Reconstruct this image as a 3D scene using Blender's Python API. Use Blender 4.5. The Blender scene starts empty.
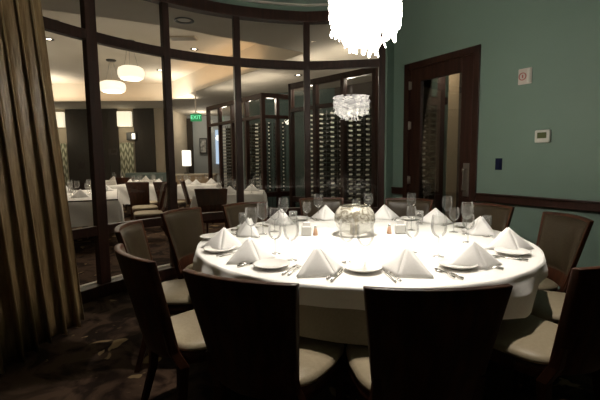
import bpy, bmesh, math, random
from math import sin, cos, pi, radians as R, hypot, atan2
from mathutils import Matrix, Vector
random.seed(7)
SC = bpy.context.scene
COL = SC.collection
TCX, TCY, TR, TZ = .418, 2.81, 1.106, .76      # the round table
# ------------------------------------------------------------------ materials
def nt(name):
    m = bpy.data.materials.new(name); m.use_nodes = True
    t = m.node_tree; t.nodes.clear()
    o = t.nodes.new('ShaderNodeOutputMaterial')
    return m, t, o
def plain(name, col, rough=.6, metal=0, spec=.5, c2=None, scale=20, stretch=(1, 1, 1), bump=0, emis=None, es=0, sheen=0, lo=.35, hi=.65, detail=4):
    m, t, o = nt(name)
    b = t.nodes.new('ShaderNodeBsdfPrincipled')
    b.inputs['Base Color'].default_value = (*col, 1); b.inputs['Roughness'].default_value = rough
    b.inputs['Metallic'].default_value = metal; b.inputs['Specular IOR Level'].default_value = spec
    if sheen: b.inputs['Sheen Weight'].default_value = sheen
    tc = t.nodes.new('ShaderNodeTexCoord'); mp = t.nodes.new('ShaderNodeMapping'); mp.inputs['Scale'].default_value = stretch
    nz = t.nodes.new('ShaderNodeTexNoise'); nz.inputs['Scale'].default_value = scale; nz.inputs['Detail'].default_value = detail
    t.links.new(tc.outputs['Object'], mp.inputs[0]); t.links.new(mp.outputs[0], nz.inputs[0])
    if c2 is not None:
        r = t.nodes.new('ShaderNodeValToRGB'); r.color_ramp.elements[0].position = lo; r.color_ramp.elements[1].position = hi
        r.color_ramp.elements[0].color = (*col, 1); r.color_ramp.elements[1].color = (*c2, 1)
        t.links.new(nz.outputs[0], r.inputs[0]); t.links.new(r.outputs[0], b.inputs['Base Color'])
    if bump:
        bp = t.nodes.new('ShaderNodeBump'); bp.inputs['Strength'].default_value = bump; bp.inputs['Distance'].default_value = .01
        t.links.new(nz.outputs[0], bp.inputs['Height']); t.links.new(bp.outputs[0], b.inputs['Normal'])
    if emis:
        b.inputs['Emission Color'].default_value = (*emis, 1); b.inputs['Emission Strength'].default_value = es
    t.links.new(b.outputs[0], o.inputs[0])
    return m
def thin_glass(name, tint=(1, 1, 1), ior=1.5, boost=1.0, rough=0.0, haze=0):
    m, t, o = nt(name)
    tr = t.nodes.new('ShaderNodeBsdfTransparent'); tr.inputs[0].default_value = (*tint, 1)
    gl = t.nodes.new('ShaderNodeBsdfGlossy'); gl.inputs['Roughness'].default_value = rough
    fr = t.nodes.new('ShaderNodeFresnel'); fr.inputs[0].default_value = ior
    mu = t.nodes.new('ShaderNodeMath'); mu.operation = 'MULTIPLY'; mu.inputs[1].default_value = boost; mu.use_clamp = True
    mx = t.nodes.new('ShaderNodeMixShader')
    t.links.new(fr.outputs[0], mu.inputs[0]); t.links.new(mu.outputs[0], mx.inputs[0])
    t.links.new(tr.outputs[0], mx.inputs[1]); t.links.new(gl.outputs[0], mx.inputs[2])
    if haze:
        df = t.nodes.new('ShaderNodeBsdfDiffuse'); df.inputs[0].default_value = (.9, .9, .88, 1); tl = t.nodes.new('ShaderNodeBsdfTranslucent'); tl.inputs[0].default_value = (.9, .9, .88, 1)
        m1 = t.nodes.new('ShaderNodeMixShader'); m1.inputs[0].default_value = .5; t.links.new(df.outputs[0], m1.inputs[1]); t.links.new(tl.outputs[0], m1.inputs[2])
        m2 = t.nodes.new('ShaderNodeMixShader'); m2.inputs[0].default_value = haze; t.links.new(mx.outputs[0], m2.inputs[1]); t.links.new(m1.outputs[0], m2.inputs[2]); mx = m2
    t.links.new(mx.outputs[0], o.inputs[0])
    return m
def emit(name, col, s):
    m, t, o = nt(name); e = t.nodes.new('ShaderNodeEmission'); e.inputs[0].default_value = (*col, 1); e.inputs[1].default_value = s
    t.links.new(e.outputs[0], o.inputs[0]); return m
M = {}
M['green'] = plain('green_wall_paint', (.165, .235, .195), .55, c2=(.180, .252, .210), scale=1.2, spec=.3)
M['wood'] = plain('dark_mahogany', (.020, .0072, .004), .45, c2=(.040, .014, .008), scale=3, stretch=(9, 9, .8), spec=.3)
M['chairwood'] = plain('walnut_chair_wood', (.034, .0105, .0048), .45, c2=(.072, .024, .010), scale=4, stretch=(6, 6, 1), spec=.2)
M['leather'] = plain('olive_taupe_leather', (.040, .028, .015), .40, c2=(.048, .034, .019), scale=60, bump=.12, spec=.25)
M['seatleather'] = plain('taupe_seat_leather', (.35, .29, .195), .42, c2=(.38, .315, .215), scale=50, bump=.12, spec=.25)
M['linen'] = plain('white_linen', (.82, .80, .765), .85, c2=(.85, .83, .795), scale=90, bump=.05, spec=.2, sheen=.2)
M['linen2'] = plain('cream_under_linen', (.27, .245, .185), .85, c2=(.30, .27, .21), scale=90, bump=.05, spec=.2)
M['napkin'] = plain('napkin_linen', (.80, .785, .765), .85, c2=(.83, .815, .80), scale=120, bump=.05, spec=.2)
M['china'] = plain('white_china', (.78, .77, .74), .18, spec=.5)
M['silver'] = plain('polished_silver', (.62, .60, .57), .22, metal=1)
M['brushed'] = plain('brushed_steel', (.42, .40, .37), .35, metal=1)
M['blackmetal'] = plain('black_metal', (.02, .02, .02), .4)
M['glassware'] = thin_glass('glassware_glass', (.96, .96, .955), 1.45, .55, .04, haze=.075)
M['pane'] = thin_glass('window_pane_glass', (.93, .945, .94), 1.5, 1.3)
M['drop'] = None
M['ceil_gray'] = plain('taupe_soffit_paint', (.50, .45, .38), .85, c2=(.52, .47, .40), scale=2)
M['ceil_cream'] = plain('cream_ceiling_paint', (.66, .60, .50), .85, c2=(.68, .62, .52), scale=2)
M['cream'] = plain('cream_wall_paint', (.52, .44, .33), .8, c2=(.55, .47, .36), scale=3)
M['brownpanel'] = plain('brown_wall_panel', (.030, .020, .014), .6, c2=(.038, .026, .018), scale=5, stretch=(8, 8, .5))
M['bluegray'] = plain('pale_blue_gray_paint', (.36, .39, .40), .8, c2=(.38, .41, .42), scale=2)
M['teal'] = plain('dark_teal_paint', (.035, .065, .058), .6, c2=(.042, .075, .068), scale=2)
M['globe'] = None
M['peach'] = plain('tan_wood', (.50, .30, .19), .4)
M['wax'] = plain('candle_wax', (.85, .8, .7), .6)
M['plastic'] = plain('beige_plastic', (.62, .56, .50), .45)
M['whiteplastic'] = plain('white_plastic', (.70, .68, .62), .4)
M['lcd'] = plain('green_lcd', (.10, .115, .05), .25)
M['red'] = plain('red_print', (.40, .12, .10), .5)
M['navy'] = plain('navy_blue_switch', (.010, .014, .045), .25)
M['bottle'] = plain('dark_bottle_glass', (.010, .014, .008), .15, spec=.5)
M['foil'] = plain('pale_bottle_foil', (.92, .90, .80), .35)
M['shade'] = plain('lit_fabric_shade', (.9, .86, .75), .8, emis=(1, .86, .62), es=1.0)
M['lampshade'] = plain('lit_lamp_shade', (.9, .88, .8), .8, emis=(1, .93, .8), es=1.5)
M['pendant'] = plain('lit_pendant_glass', (.9, .86, .78), .6, emis=(1, .86, .64), es=1.25)
M['downlight'] = emit('downlight_bulb', (1, .85, .62), 14)
M['exitface'] = plain('exit_sign_face', (.01, .05, .02), .5, emis=(.02, .42, .13), es=.55)
M['exittext'] = emit('exit_sign_letters', (.25, 1, .5), 1.3)
M['booth'] = plain('teal_booth_fabric', (.16, .21, .20), .8)
M['tan'] = plain('tan_upholstery', (.36, .26, .16), .7)
M['marble'] = plain('pale_stone', (.85, .78, .68), .5)
M['picture'] = plain('picture_print', (.5, .5, .48), .5, c2=(.12, .13, .13), scale=9)
M['daylight'] = emit('bluish_lit_opening', (.62, .78, 1), 1.1)
M['crown'] = plain('pale_crown_trim', (.62, .60, .52), .5)
# chandelier: glowing capiz / crystal drops
m, t, o = nt('glowing_chandelier_shell')
pb = t.nodes.new('ShaderNodeBsdfPrincipled'); pb.inputs['Base Color'].default_value = (.9, .88, .82, 1); pb.inputs['Roughness'].default_value = .3
pb.inputs['Emission Color'].default_value = (1, .93, .82, 1)
tc = t.nodes.new('ShaderNodeTexCoord'); nz = t.nodes.new('ShaderNodeTexNoise'); nz.inputs['Scale'].default_value = 14
mr = t.nodes.new('ShaderNodeMapRange'); mr.inputs[1].default_value = .35; mr.inputs[2].default_value = .7; mr.inputs[3].default_value = 7; mr.inputs[4].default_value = 22
t.links.new(tc.outputs['Object'], nz.inputs[0]); t.links.new(nz.outputs[0], mr.inputs[0]); t.links.new(mr.outputs[0], pb.inputs['Emission Strength']); t.links.new(pb.outputs[0], o.inputs[0])
M['drop'] = m
M['core'] = emit('chandelier_bulbs', (1, .93, .82), 22)
# globe vase glass with silvery crackle on its upper half
m, t, o = nt('crackled_mercury_glass')
tc = t.nodes.new('ShaderNodeTexCoord'); sx = t.nodes.new('ShaderNodeSeparateXYZ'); vo = t.nodes.new('ShaderNodeTexVoronoi'); vo.inputs['Scale'].default_value = 26; vo.feature = 'DISTANCE_TO_EDGE'
wv = t.nodes.new('ShaderNodeTexNoise'); wv.inputs['Scale'].default_value = 16; wv.inputs['Distortion'].default_value = 2.5
t.links.new(tc.outputs['Object'], sx.inputs[0]); t.links.new(tc.outputs['Object'], vo.inputs[0]); t.links.new(tc.outputs['Object'], wv.inputs[0])
r1 = t.nodes.new('ShaderNodeMapRange'); r1.inputs[1].default_value = .09; r1.inputs[2].default_value = .125; r1.inputs[3].default_value = .05; r1.inputs[4].default_value = .80
t.links.new(sx.outputs[2], r1.inputs[0])
tr = t.nodes.new('ShaderNodeBsdfTransparent'); tr.inputs[0].default_value = (.95, .95, .94, 1)
pr_ = t.nodes.new('ShaderNodeBsdfPrincipled'); pr_.inputs['Roughness'].default_value = .28; pr_.inputs['Metallic'].default_value = .35
cr = t.nodes.new('ShaderNodeValToRGB'); cr.color_ramp.elements[0].position = .40; cr.color_ramp.elements[1].position = .60
cr.color_ramp.elements[0].color = (.34, .30, .22, 1); cr.color_ramp.elements[1].color = (.92, .89, .80, 1)
t.links.new(wv.outputs[0], cr.inputs[0]); t.links.new(cr.outputs[0], pr_.inputs['Base Color'])
mx = t.nodes.new('ShaderNodeMixShader'); t.links.new(r1.outputs[0], mx.inputs[0]); t.links.new(tr.outputs[0], mx.inputs[1]); t.links.new(pr_.outputs[0], mx.inputs[2]); t.links.new(mx.outputs[0], o.inputs[0])
M['globe'] = m
# carpet
m, t, o = nt('brown_leaf_carpet')
b = t.nodes.new('ShaderNodeBsdfPrincipled'); b.inputs['Roughness'].default_value = .95; b.inputs['Specular IOR Level'].default_value = .1
tc = t.nodes.new('ShaderNodeTexCoord')
n1 = t.nodes.new('ShaderNodeTexNoise'); n1.inputs['Scale'].default_value = 3.2; n1.inputs['Detail'].default_value = 6; n1.inputs['Distortion'].default_value = 1.6
n2 = t.nodes.new('ShaderNodeTexNoise'); n2.inputs['Scale'].default_value = 2.1; n2.inputs['Detail'].default_value = 2.5; n2.inputs['Distortion'].default_value = 2.8
n3 = t.nodes.new('ShaderNodeTexNoise'); n3.inputs['Scale'].default_value = 220
for n in (n1, n2, n3): t.links.new(tc.outputs['Object'], n.inputs[0])
c1 = t.nodes.new('ShaderNodeValToRGB'); e = c1.color_ramp.elements; e[0].position = .40; e[1].position = .56
e[0].color = (.022, .0125, .009, 1); e[1].color = (.085, .052, .034, 1)
c2 = t.nodes.new('ShaderNodeValToRGB'); e = c2.color_ramp.elements; e[0].position = .635; e[1].position = .66
e[0].color = (0, 0, 0, 1); e[1].color = (1, 1, 1, 1)
mxc = t.nodes.new('ShaderNodeMix'); mxc.data_type = 'RGBA'; mxc.inputs[7].default_value = (.30, .215, .115, 1)
t.links.new(n1.outputs[0], c1.inputs[0]); t.links.new(n2.outputs[0], c2.inputs[0]); t.links.new(c2.outputs[0], mxc.inputs[0]); t.links.new(c1.outputs[0], mxc.inputs[6]); t.links.new(mxc.outputs[2], b.inputs['Base Color'])
bp = t.nodes.new('ShaderNodeBump'); bp.inputs['Strength'].default_value = .3; bp.inputs['Distance'].default_value = .004; t.links.new(n3.outputs[0], bp.inputs['Height']); t.links.new(bp.outputs[0], b.inputs['Normal'])
t.links.new(b.outputs[0], o.inputs[0]); M['carpet'] = m
# curtain silk
M['silk'] = plain('bronze_silk', (.19, .118, .052), .36, c2=(.30, .20, .10), scale=9, stretch=(5, 5, .6), spec=.5, bump=.5)
# patterned fabric for the hall panels
m, t, o = nt('diamond_pattern_fabric')
b = t.nodes.new('ShaderNodeBsdfPrincipled'); b.inputs['Roughness'].default_value = .7
tc = t.nodes.new('ShaderNodeTexCoord'); sx = t.nodes.new('ShaderNodeSeparateXYZ'); t.links.new(tc.outputs['Object'], sx.inputs[0])
def mth(op, a, b_=None):
    n = t.nodes.new('ShaderNodeMath'); n.operation = op
    for i, v in enumerate((a, b_)):
        if v is None: continue
        if isinstance(v, (int, float)): n.inputs[i].default_value = v
        else: t.links.new(v, n.inputs[i])
    return n.outputs[0]
aa = mth('MULTIPLY', mth('SINE', mth('MULTIPLY', sx.outputs[0], 70)), .5); bb = mth('SINE', mth('ADD', mth('MULTIPLY', sx.outputs[2], 22), mth('MULTIPLY', mth('SINE', mth('MULTIPLY', sx.outputs[0], 41)), 1.9)))
cr = t.nodes.new('ShaderNodeValToRGB'); cr.color_ramp.elements[0].position = .3; cr.color_ramp.elements[1].position = .8
cr.color_ramp.elements[0].color = (.20, .21, .13, 1); cr.color_ramp.elements[1].color = (.70, .70, .55, 1)
t.links.new(mth('ADD', mth('MULTIPLY', mth('ADD', aa, bb), .35), .5), cr.inputs[0]); t.links.new(cr.outputs[0], b.inputs['Base Color']); t.links.new(b.outputs[0], o.inputs[0])
M['diamond'] = m

# ------------------------------------------------------------------ mesh helpers
class MB:
    def __init__(s): s.v = []; s.f = []; s.mi = []; s.smooth = []
    def add(s, vs, fs, mi=0, sm=False, mat=None):
        k = len(s.v)
        for p in vs:
            p = Vector(p)
            s.v.append(mat @ p if mat is not None else p)
        for f in fs: s.f.append([k+i for i in f]); s.mi.append(mi); s.smooth.append(sm)
    def box(s, c, d, rz=0, mat=None, mi=0, taper=None):
        x, y, z = d[0]/2, d[1]/2, d[2]/2; tx = taper or 1
        vs = [(-x*tx, -y*tx, -z), (x*tx, -y*tx, -z), (x*tx, y*tx, -z), (-x*tx, y*tx, -z), (-x, -y, z), (x, -y, z), (x, y, z), (-x, y, z)]
        T = Matrix.Translation(Vector(c)) @ Matrix.Rotation(rz, 4, 'Z')
        if mat is not None: T = mat @ T
        s.add(vs, [(3, 2, 1, 0), (4, 5, 6, 7), (0, 1, 5, 4), (1, 2, 6, 5), (2, 3, 7, 6), (3, 0, 4, 7)], mi, False, T)
    def lathe(s, prof, n=24, c=(0, 0, 0), mi=0, sm=True, mat=None, close=False):
        vs = []; fs = []
        for r, z in prof:
            for i in range(n): a = 2*pi*i/n; vs.append((c[0]+r*cos(a), c[1]+r*sin(a), c[2]+z))
        for j in range(len(prof)-1):
            for i in range(n): i2 = (i+1) % n; fs.append((j*n+i, j*n+i2, (j+1)*n+i2, (j+1)*n+i))
        if close:
            fs.append(tuple(range(n-1, -1, -1))); fs.append(tuple((len(prof)-1)*n+i for i in range(n)))
        s.add(vs, fs, mi, sm, mat)
    def tube(s, pts, r, n=8, mi=0):
        pts = [Vector(p) for p in pts]; vs = []; fs = []
        rr = r if isinstance(r, (list, tuple)) else [r]*len(pts)
        up = Vector((0, 0, 1))
        for k, p in enumerate(pts):
            d = (pts[min(k+1, len(pts)-1)]-pts[max(k-1, 0)]).normalized()
            a = d.cross(up)
            if a.length < .01: a = d.cross(Vector((1, 0, 0)))
            a.normalize(); b_ = d.cross(a).normalized()
            for i in range(n): t_ = 2*pi*i/n; vs.append(p+(a*cos(t_)+b_*sin(t_))*rr[k])
        for k in range(len(pts)-1):
            for i in range(n): i2 = (i+1) % n; fs.append((k*n+i, (k+1)*n+i, (k+1)*n+i2, k*n+i2))
        fs.append(tuple(range(n))); fs.append(tuple((len(pts)-1)*n+i for i in range(n-1, -1, -1)))
        s.add(vs, fs, mi, True)
    def grid(s, fn, nu, nv, mi=0, sm=True, wrap=False):
        vs = [fn(i/(nu if wrap else nu), j/nv) for j in range(nv+1) for i in range(nu+(0 if wrap else 1))]
        w = nu if wrap else nu+1; fs = []
        for j in range(nv):
            for i in range(nu): i2 = (i+1) % w; fs.append((j*w+i, j*w+i2, (j+1)*w+i2, (j+1)*w+i))
        s.add(vs, fs, mi, sm)
    def slab(s, top, bot, nu, nv, mi=0, sm=True):
        """closed shell between two parametric sheets"""
        w = nu+1; A = [top(i/nu, j/nv) for j in range(nv+1) for i in range(w)]; B = [bot(i/nu, j/nv) for j in range(nv+1) for i in range(w)]
        k = len(A); fs = []
        for j in range(nv):
            for i in range(nu):
                fs.append((j*w+i, j*w+i+1, (j+1)*w+i+1, (j+1)*w+i)); fs.append((k+(j+1)*w+i, k+(j+1)*w+i+1, k+j*w+i+1, k+j*w+i))
        for i in range(nu):
            fs.append((i, k+i, k+i+1, i+1)); a = nv*w+i; fs.append((a+1, k+a+1, k+a, a))
        for j in range(nv):
            a = j*w; fs.append((a+w, k+a+w, k+a, a)); a = j*w+nu; fs.append((a, k+a, k+a+w, a+w))
        s.add(A+B, fs, mi, sm)
    def build(s, name, mats, parent=None, bevel=0, solid=0, sub=0, loc=None, rz=0, recalc=True):
        me = bpy.data.meshes.new(name); me.from_pydata([tuple(p) for p in s.v], [], s.f)
        for m_ in (mats if isinstance(mats, (list, tuple)) else [mats]): me.materials.append(m_)
        for i, p in enumerate(me.polygons): p.material_index = s.mi[i]; p.use_smooth = s.smooth[i]
        if recalc:
            bm = bmesh.new(); bm.from_mesh(me); bmesh.ops.recalc_face_normals(bm, faces=bm.faces); bm.to_mesh(me); bm.free()
        o_ = bpy.data.objects.new(name, me); COL.objects.link(o_)
        if parent: o_.parent = parent
        if loc: o_.location = loc
        o_.rotation_euler.z = rz
        if solid: d = o_.modifiers.new('s', 'SOLIDIFY'); d.thickness = solid; d.offset = 0
        if bevel: d = o_.modifiers.new('b', 'BEVEL'); d.width = bevel; d.segments = 2; d.limit_method = 'ANGLE'; d.angle_limit = R(50)
        if sub: d = o_.modifiers.new('u', 'SUBSURF'); d.levels = sub; d.render_levels = sub
        return o_
def tag(o_, label=None, cat=None, group=None, kind=None):
    if label: o_['label'] = label
    if cat: o_['category'] = cat
    if group: o_['group'] = group
    if kind: o_['kind'] = kind
    return o_
def struct(o_): o_['kind'] = 'structure'; return o_
def empty(name, loc=(0, 0, 0), rz=0):
    e_ = bpy.data.objects.new(name, None); COL.objects.link(e_); e_.location = loc; e_.rotation_euler.z = rz; e_.empty_display_size = .1; return e_
def copy_tree(src, parent=None):
    kids = list(KIDS.get(src.name_full, [])) or [c for c in bpy.data.objects if c.parent == src]
    KIDS[src.name_full] = kids
    c = src.copy(); COL.objects.link(c)
    if parent is not None: c.parent = parent
    for k in ('label', 'group'):
        if parent is None and k in c.keys(): del c[k]
    for ch in kids: copy_tree(ch, c)
    return c
KIDS = {}
def light(kind, loc, energy, col=(1, .85, .65), size=.1, rot=None, name=None, **k):
    l = bpy.data.lights.new(name or kind.lower()+'_light', kind); l.energy = energy; l.color = col
    if kind == 'AREA':
        l.size = size
        if 'sy' in k: l.shape = 'RECTANGLE'; l.size_y = k['sy']
    else: l.shadow_soft_size = size
    if kind == 'SPOT': l.spot_size = k.get('ang', R(90)); l.spot_blend = k.get('blend', .6)
    o_ = bpy.data.objects.new(name or kind.lower()+'_light', l); COL.objects.link(o_); o_.location = loc
    if rot: o_.rotation_euler = rot
    return o_

# ------------------------------------------------------------------ camera
cam = bpy.data.cameras.new('camera'); co = bpy.data.objects.new('camera', cam); COL.objects.link(co)
P_, RO = R(5.73), R(-.63); c_, s_ = cos(RO), sin(RO)
ex, ey, fw = Vector((1, 0, 0)), Vector((0, sin(P_), cos(P_))), Vector((0, cos(P_), -sin(P_)))
rt = ex*c_+ey*s_; up = -ex*s_+ey*c_
mt = Matrix((rt, up, -fw)).transposed().to_4x4(); mt.translation = (0, 0, 1.32); co.matrix_world = mt
cam.sensor_width = 36; cam.lens = 36*405/600; cam.clip_start = .02; SC.camera = co

# ------------------------------------------------------------------ the setting
# the curved glass wall: tangent angle per bay (start, end) and bay length, marched from the end post to the curtain
BAYS = [(-8.0, -3.5, .93), (8, 23, .875), (24, 42, .84), (42, 58, .80), (58, 74, .85)]
def march():
    x, y = 1.027, 5.13; pts = [Vector((x, y))]; N_ = 14
    for a0, a1, L in BAYS:
        for k in range(N_):
            a = R(a0+(a1-a0)*(k+.5)/N_); x -= L/N_*cos(a); y -= L/N_*sin(a); pts.append(Vector((x, y)))
    pts.reverse(); return pts
CUR = march(); ARC = [tuple(CUR[14*k]) for k in range(6)]
def offs(cur, d):
    out = []
    for i, p in enumerate(cur):
        t_ = (cur[min(i+1, len(cur)-1)]-cur[max(i-1, 0)]).normalized(); out.append(p+Vector((-t_.y, t_.x))*d)   # + = outwards (away from the room)
    return out
def band(name, d0, d1, z0, z1, m_, cur=None):
    b_ = MB(); a = offs(cur or CUR, d0); c = offs(cur or CUR, d1); n = len(a)-1
    vs = [(p.x, p.y, z) for z in (z0, z1) for pr in (a, c) for p in pr]; k = n+1; fs = []
    for i in range(n):
        fs += [(i, i+1, k+i+1, k+i), (2*k+i, 3*k+i, 3*k+i+1, 2*k+i+1), (i, 2*k+i, 2*k+i+1, i+1), (k+i, k+i+1, 3*k+i+1, 3*k+i)]
    fs += [(0, k, 3*k, 2*k), (n, 2*k+n, 3*k+n, k+n)]
    b_.add(vs, fs); return struct(b_.build(name, m_, bevel=.006))
CEIL = 3.62
def polyslab(name, pts, z0, z1, m_, hole=None):
    bm = bmesh.new()
    def loop(pp, z):
        vs = [bm.verts.new((p[0], p[1], z)) for p in pp]
        return [bm.edges.new((vs[i], vs[(i+1) % len(vs)])) for i in range(len(vs))]
    for z in (z0, z1):
        es = loop(pts, z)
        if hole: es += loop(hole, z)
        bmesh.ops.triangle_fill(bm, use_beauty=True, edges=es)
    bm.verts.ensure_lookup_table(); n = len(pts); h = len(hole) if hole else 0; tot = n+h
    V = list(bm.verts)
    for i in range(n): bm.faces.new((V[i], V[(i+1) % n], V[tot+(i+1) % n], V[tot+i]))
    for i in range(h): bm.faces.new((V[n+i], V[n+(i+1) % h], V[tot+n+(i+1) % h], V[tot+n+i]))
    bmesh.ops.recalc_face_normals(bm, faces=bm.faces)
    me = bpy.data.meshes.new(name); bm.to_mesh(me); bm.free(); me.materials.append(m_)
    o_ = bpy.data.objects.new(name, me); COL.objects.link(o_); return struct(o_)
b = MB(); b.box((-2.5, 7, -.06), (17, 21, .12)); struct(b.build('floor', M['carpet']))
# right wall, a frame along it
W0 = Vector((1.18, 5.36)); U = Vector((.523, -.852)); WROT = atan2(U.y, U.x)
RW = Matrix.Translation((W0.x, W0.y, 0)) @ Matrix.Rotation(WROT, 4, 'Z')       # x along the wall, y into the wall
b = MB()
for x0, x1, z0, z1 in ((0, .27, 0, CEIL), (.27, 1.29, 2.455, CEIL), (1.29, 8.2, 0, CEIL)):
    b.box(((x0+x1)/2, .07, (z0+z1)/2), (x1-x0, .14, z1-z0), mat=RW)
struct(b.build('wall_right', M['green']))
EP = Vector(ARC[-1]); d = W0-EP
b = MB(); b.box((EP.x+d.x/2+.045, EP.y+d.y/2+.045, CEIL/2), (d.length+.09, .10, CEIL), rz=atan2(d.y, d.x)); struct(b.build('wall_corner', M['green']))
b = MB(); b.box((EP.x+d.x/2-.022, EP.y+d.y/2-.022+.02, .905), (d.length, .022, .085), rz=atan2(d.y, d.x)); struct(b.build('trim_1', M['wood']))
e1 = W0+U*8.2
b = MB(); b.box(((e1.x-2.3)/2, -1.72, CEIL/2), (e1.x+2.5, .14, CEIL)); struct(b.build('wall_back', M['green']))
b = MB(); b.box((-2.40, .72, CEIL/2), (.14, 4.86, CEIL)); struct(b.build('wall_left', M['green']))
rail = MB()
rail.box((1.31+6.8/2, -.016, .908), (6.8, .032, .085), mat=RW); rail.box((.13, -.016, .908), (.25, .032, .085), mat=RW)
rail.box((1.31+6.8/2, -.024, .944), (6.8, .048, .016), mat=RW); rail.box((.13, -.024, .944), (.25, .048, .016), mat=RW)
struct(rail.build('trim_2', M['wood'], bevel=.004))
b = MB(); b.box((1.31+6.8/2, -.012, .07), (6.8, .024, .14), mat=RW); struct(b.build('baseboard_right', M['wood']))
inner = offs(CUR, -.0)
roomc = [(p.x, p.y) for p in inner]+[(W0.x, W0.y), (e1.x, e1.y), (e1.x, -1.7), (-2.35, -1.7), (-2.35, 3.0)]
polyslab('ceiling', roomc, CEIL, CEIL+.1, M['green'])
band('wall_front', -.03, .09, 3.10, CEIL+.05, M['green'])
band('trim_3', -.055, .07, 3.00, 3.125, M['wood'])                 # header
band('trim_4', -.075, -.03, 3.185, 3.205, M['crown'])              # slim pale line
band('trim_5', -.035, .04, 2.44, 2.535, M['wood'])                 # transom rail
band('trim_6', -.03, .035, .61, .70, M['wood'])                  # mid rail
band('trim_7', -.07, .045, 0, .125, M['wood'])                     # base
band('trim_8', .045, .080, 0, .140, M['marble'])                   # pale sill outside
for i, p in enumerate(ARC):
    q = Vector(ARC[min(i+1, 5)])-Vector(ARC[max(i-1, 0)])
    b = MB(); w = .11 if i == 1 else .078
    b.box((p[0], p[1], 1.51), (w, .075, 3.02), rz=atan2(q.y, q.x)); struct(b.build('trim_%d' % (9+i), M['wood'], bevel=.006))
for i in range(5):
    b = MB(); seg = CUR[14*i:14*i+15]
    b.add([(p.x, p.y, z) for z in (.12, 3.02) for p in seg], [(k, k+1, 16+k, 15+k) for k in range(14)], 0, True)
    struct(b.build('window_%d' % (i+1), M['pane'], recalc=False))

# the door in the right wall
D = struct(empty('door_1', (0, 0, 0))); D.matrix_world = RW
b = MB()
for x0, x1, z0, z1 in ((.26, .335, 0, 2.465), (1.225, 1.30, 0, 2.465), (.26, 1.30, 2.39, 2.465)):
    b.box(((x0+x1)/2, .062, (z0+z1)/2), (x1-x0, .16, z1-z0))
b.build('door_frame', M['wood'], D, bevel=.006)
b = MB(); y = .03
for x0, x1, z0, z1 in ((.345, .505, .02, 2.39), (1.075, 1.215, .02, 2.39), (.505, 1.075, 2.235, 2.39), (.505, 1.075, .02, .30)):
    b.box(((x0+x1)/2, y, (z0+z1)/2), (x1-x0, .045, z1-z0))
b.build('door_leaf', M['wood'], D, bevel=.004)
b = MB(); b.box((.79, y, 1.27), (.57, .008, 1.94)); b.build('glass_panel', M['pane'], D)
for z in (.35, 1.05, 1.72, 2.2):
    b = MB(); b.lathe([(.011, -.05), (.011, .05)], 10, (.342, -.005, z), close=True); b.box((.355, .003, z), (.03, .006, .09)); b.build('hinge', M['brushed'], D)
b = MB(); b.box((1.165, .003, 1.08), (.075, .008, .36)); b.build('handle_plate', M['brushed'], D, bevel=.003)
b = MB(); b.tube([(1.165, .0, 1.20), (1.165, -.05, 1.20), (1.165, -.055, 1.18), (1.165, -.055, .98), (1.165, -.05, .96), (1.165, .0, .96)], .009, 10); b.build('door_handle', M['silver'], D)

# wall devices
def on_wall(name, s, z): e_ = empty(name); e_.matrix_world = RW @ Matrix.Translation((s, 0, z)); return e_
t_ = tag(on_wall('fire_alarm_strobe', 1.768, 2.064), 'beige square fire alarm strobe with round red mark high on green wall', 'fire alarm')
b = MB(); b.box((0, -.006, 0), (.125, .012, .145)); b.build('back_box', M['plastic'], t_, bevel=.005)
b = MB(); b.box((.040, -.018, 0), (.028, .016, .125)); b.build('strobe_lens', M['whiteplastic'], t_, bevel=.008)
b = MB(); T = Matrix.Translation((-.018, -.013, 0)) @ Matrix.Rotation(pi/2, 4, 'X'); b.lathe([(.036, 0), (.036, .006), (.028, .006), (.028, 0)], 24, mat=T); b.box((-.018, -.015, 0), (.012, .004, .030)); b.build('alarm_symbol', M['red'], t_)
t_ = tag(on_wall('thermostat', 1.958, 1.503), 'white thermostat with dark green display on green wall', 'thermostat')
b = MB(); b.box((0, -.015, 0), (.135, .03, .115)); b.build('case', M['whiteplastic'], t_, bevel=.012)
b = MB(); b.box((0, -.032, .008), (.078, .006, .052)); b.build('display', M['lcd'], t_)
t_ = tag(on_wall('light_switch', 1.540, 1.252), 'small dark blue wall switch plate beside the wooden door', 'switch')
b = MB(); b.box((0, -.005, 0), (.070, .010, .115)); b.build('plate', M['navy'], t_, bevel=.003)
b = MB(); b.box((0, -.013, 0), (.032, .008, .065)); b.build('rocker', M['navy'], t_, bevel=.002)

# curtain: pleated, flaring to the left foreground
def curt(u, v):           # u from the leading edge to the rear, v up
    z = .015+v*3.42
    L = 2.3*u
    k = v
    x0 = -1.765-.235*k; y0 = 3.24
    dx, dy = -.13*u-.10*u*(1-k), -1.85*u
    ph = 2*pi*u*13+.5*sin(2.2*v+u*4)+.6*sin(5*u)
    amp = (.072-.020*k)*min(1, .35+u*9)*(1+.25*sin(7*u*3))
    return (x0+dx+amp*(cos(ph)+.25*cos(2*ph+1+3*v))*(.9)-.06, y0+dy+.03*sin(2*ph), z)
b = MB(); b.grid(curt, 260, 24)
cu = b.build('curtain', M['silk'], solid=.004)
tag(cu, 'floor length bronze silk curtain in deep pleats at left edge', 'curtain')

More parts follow.
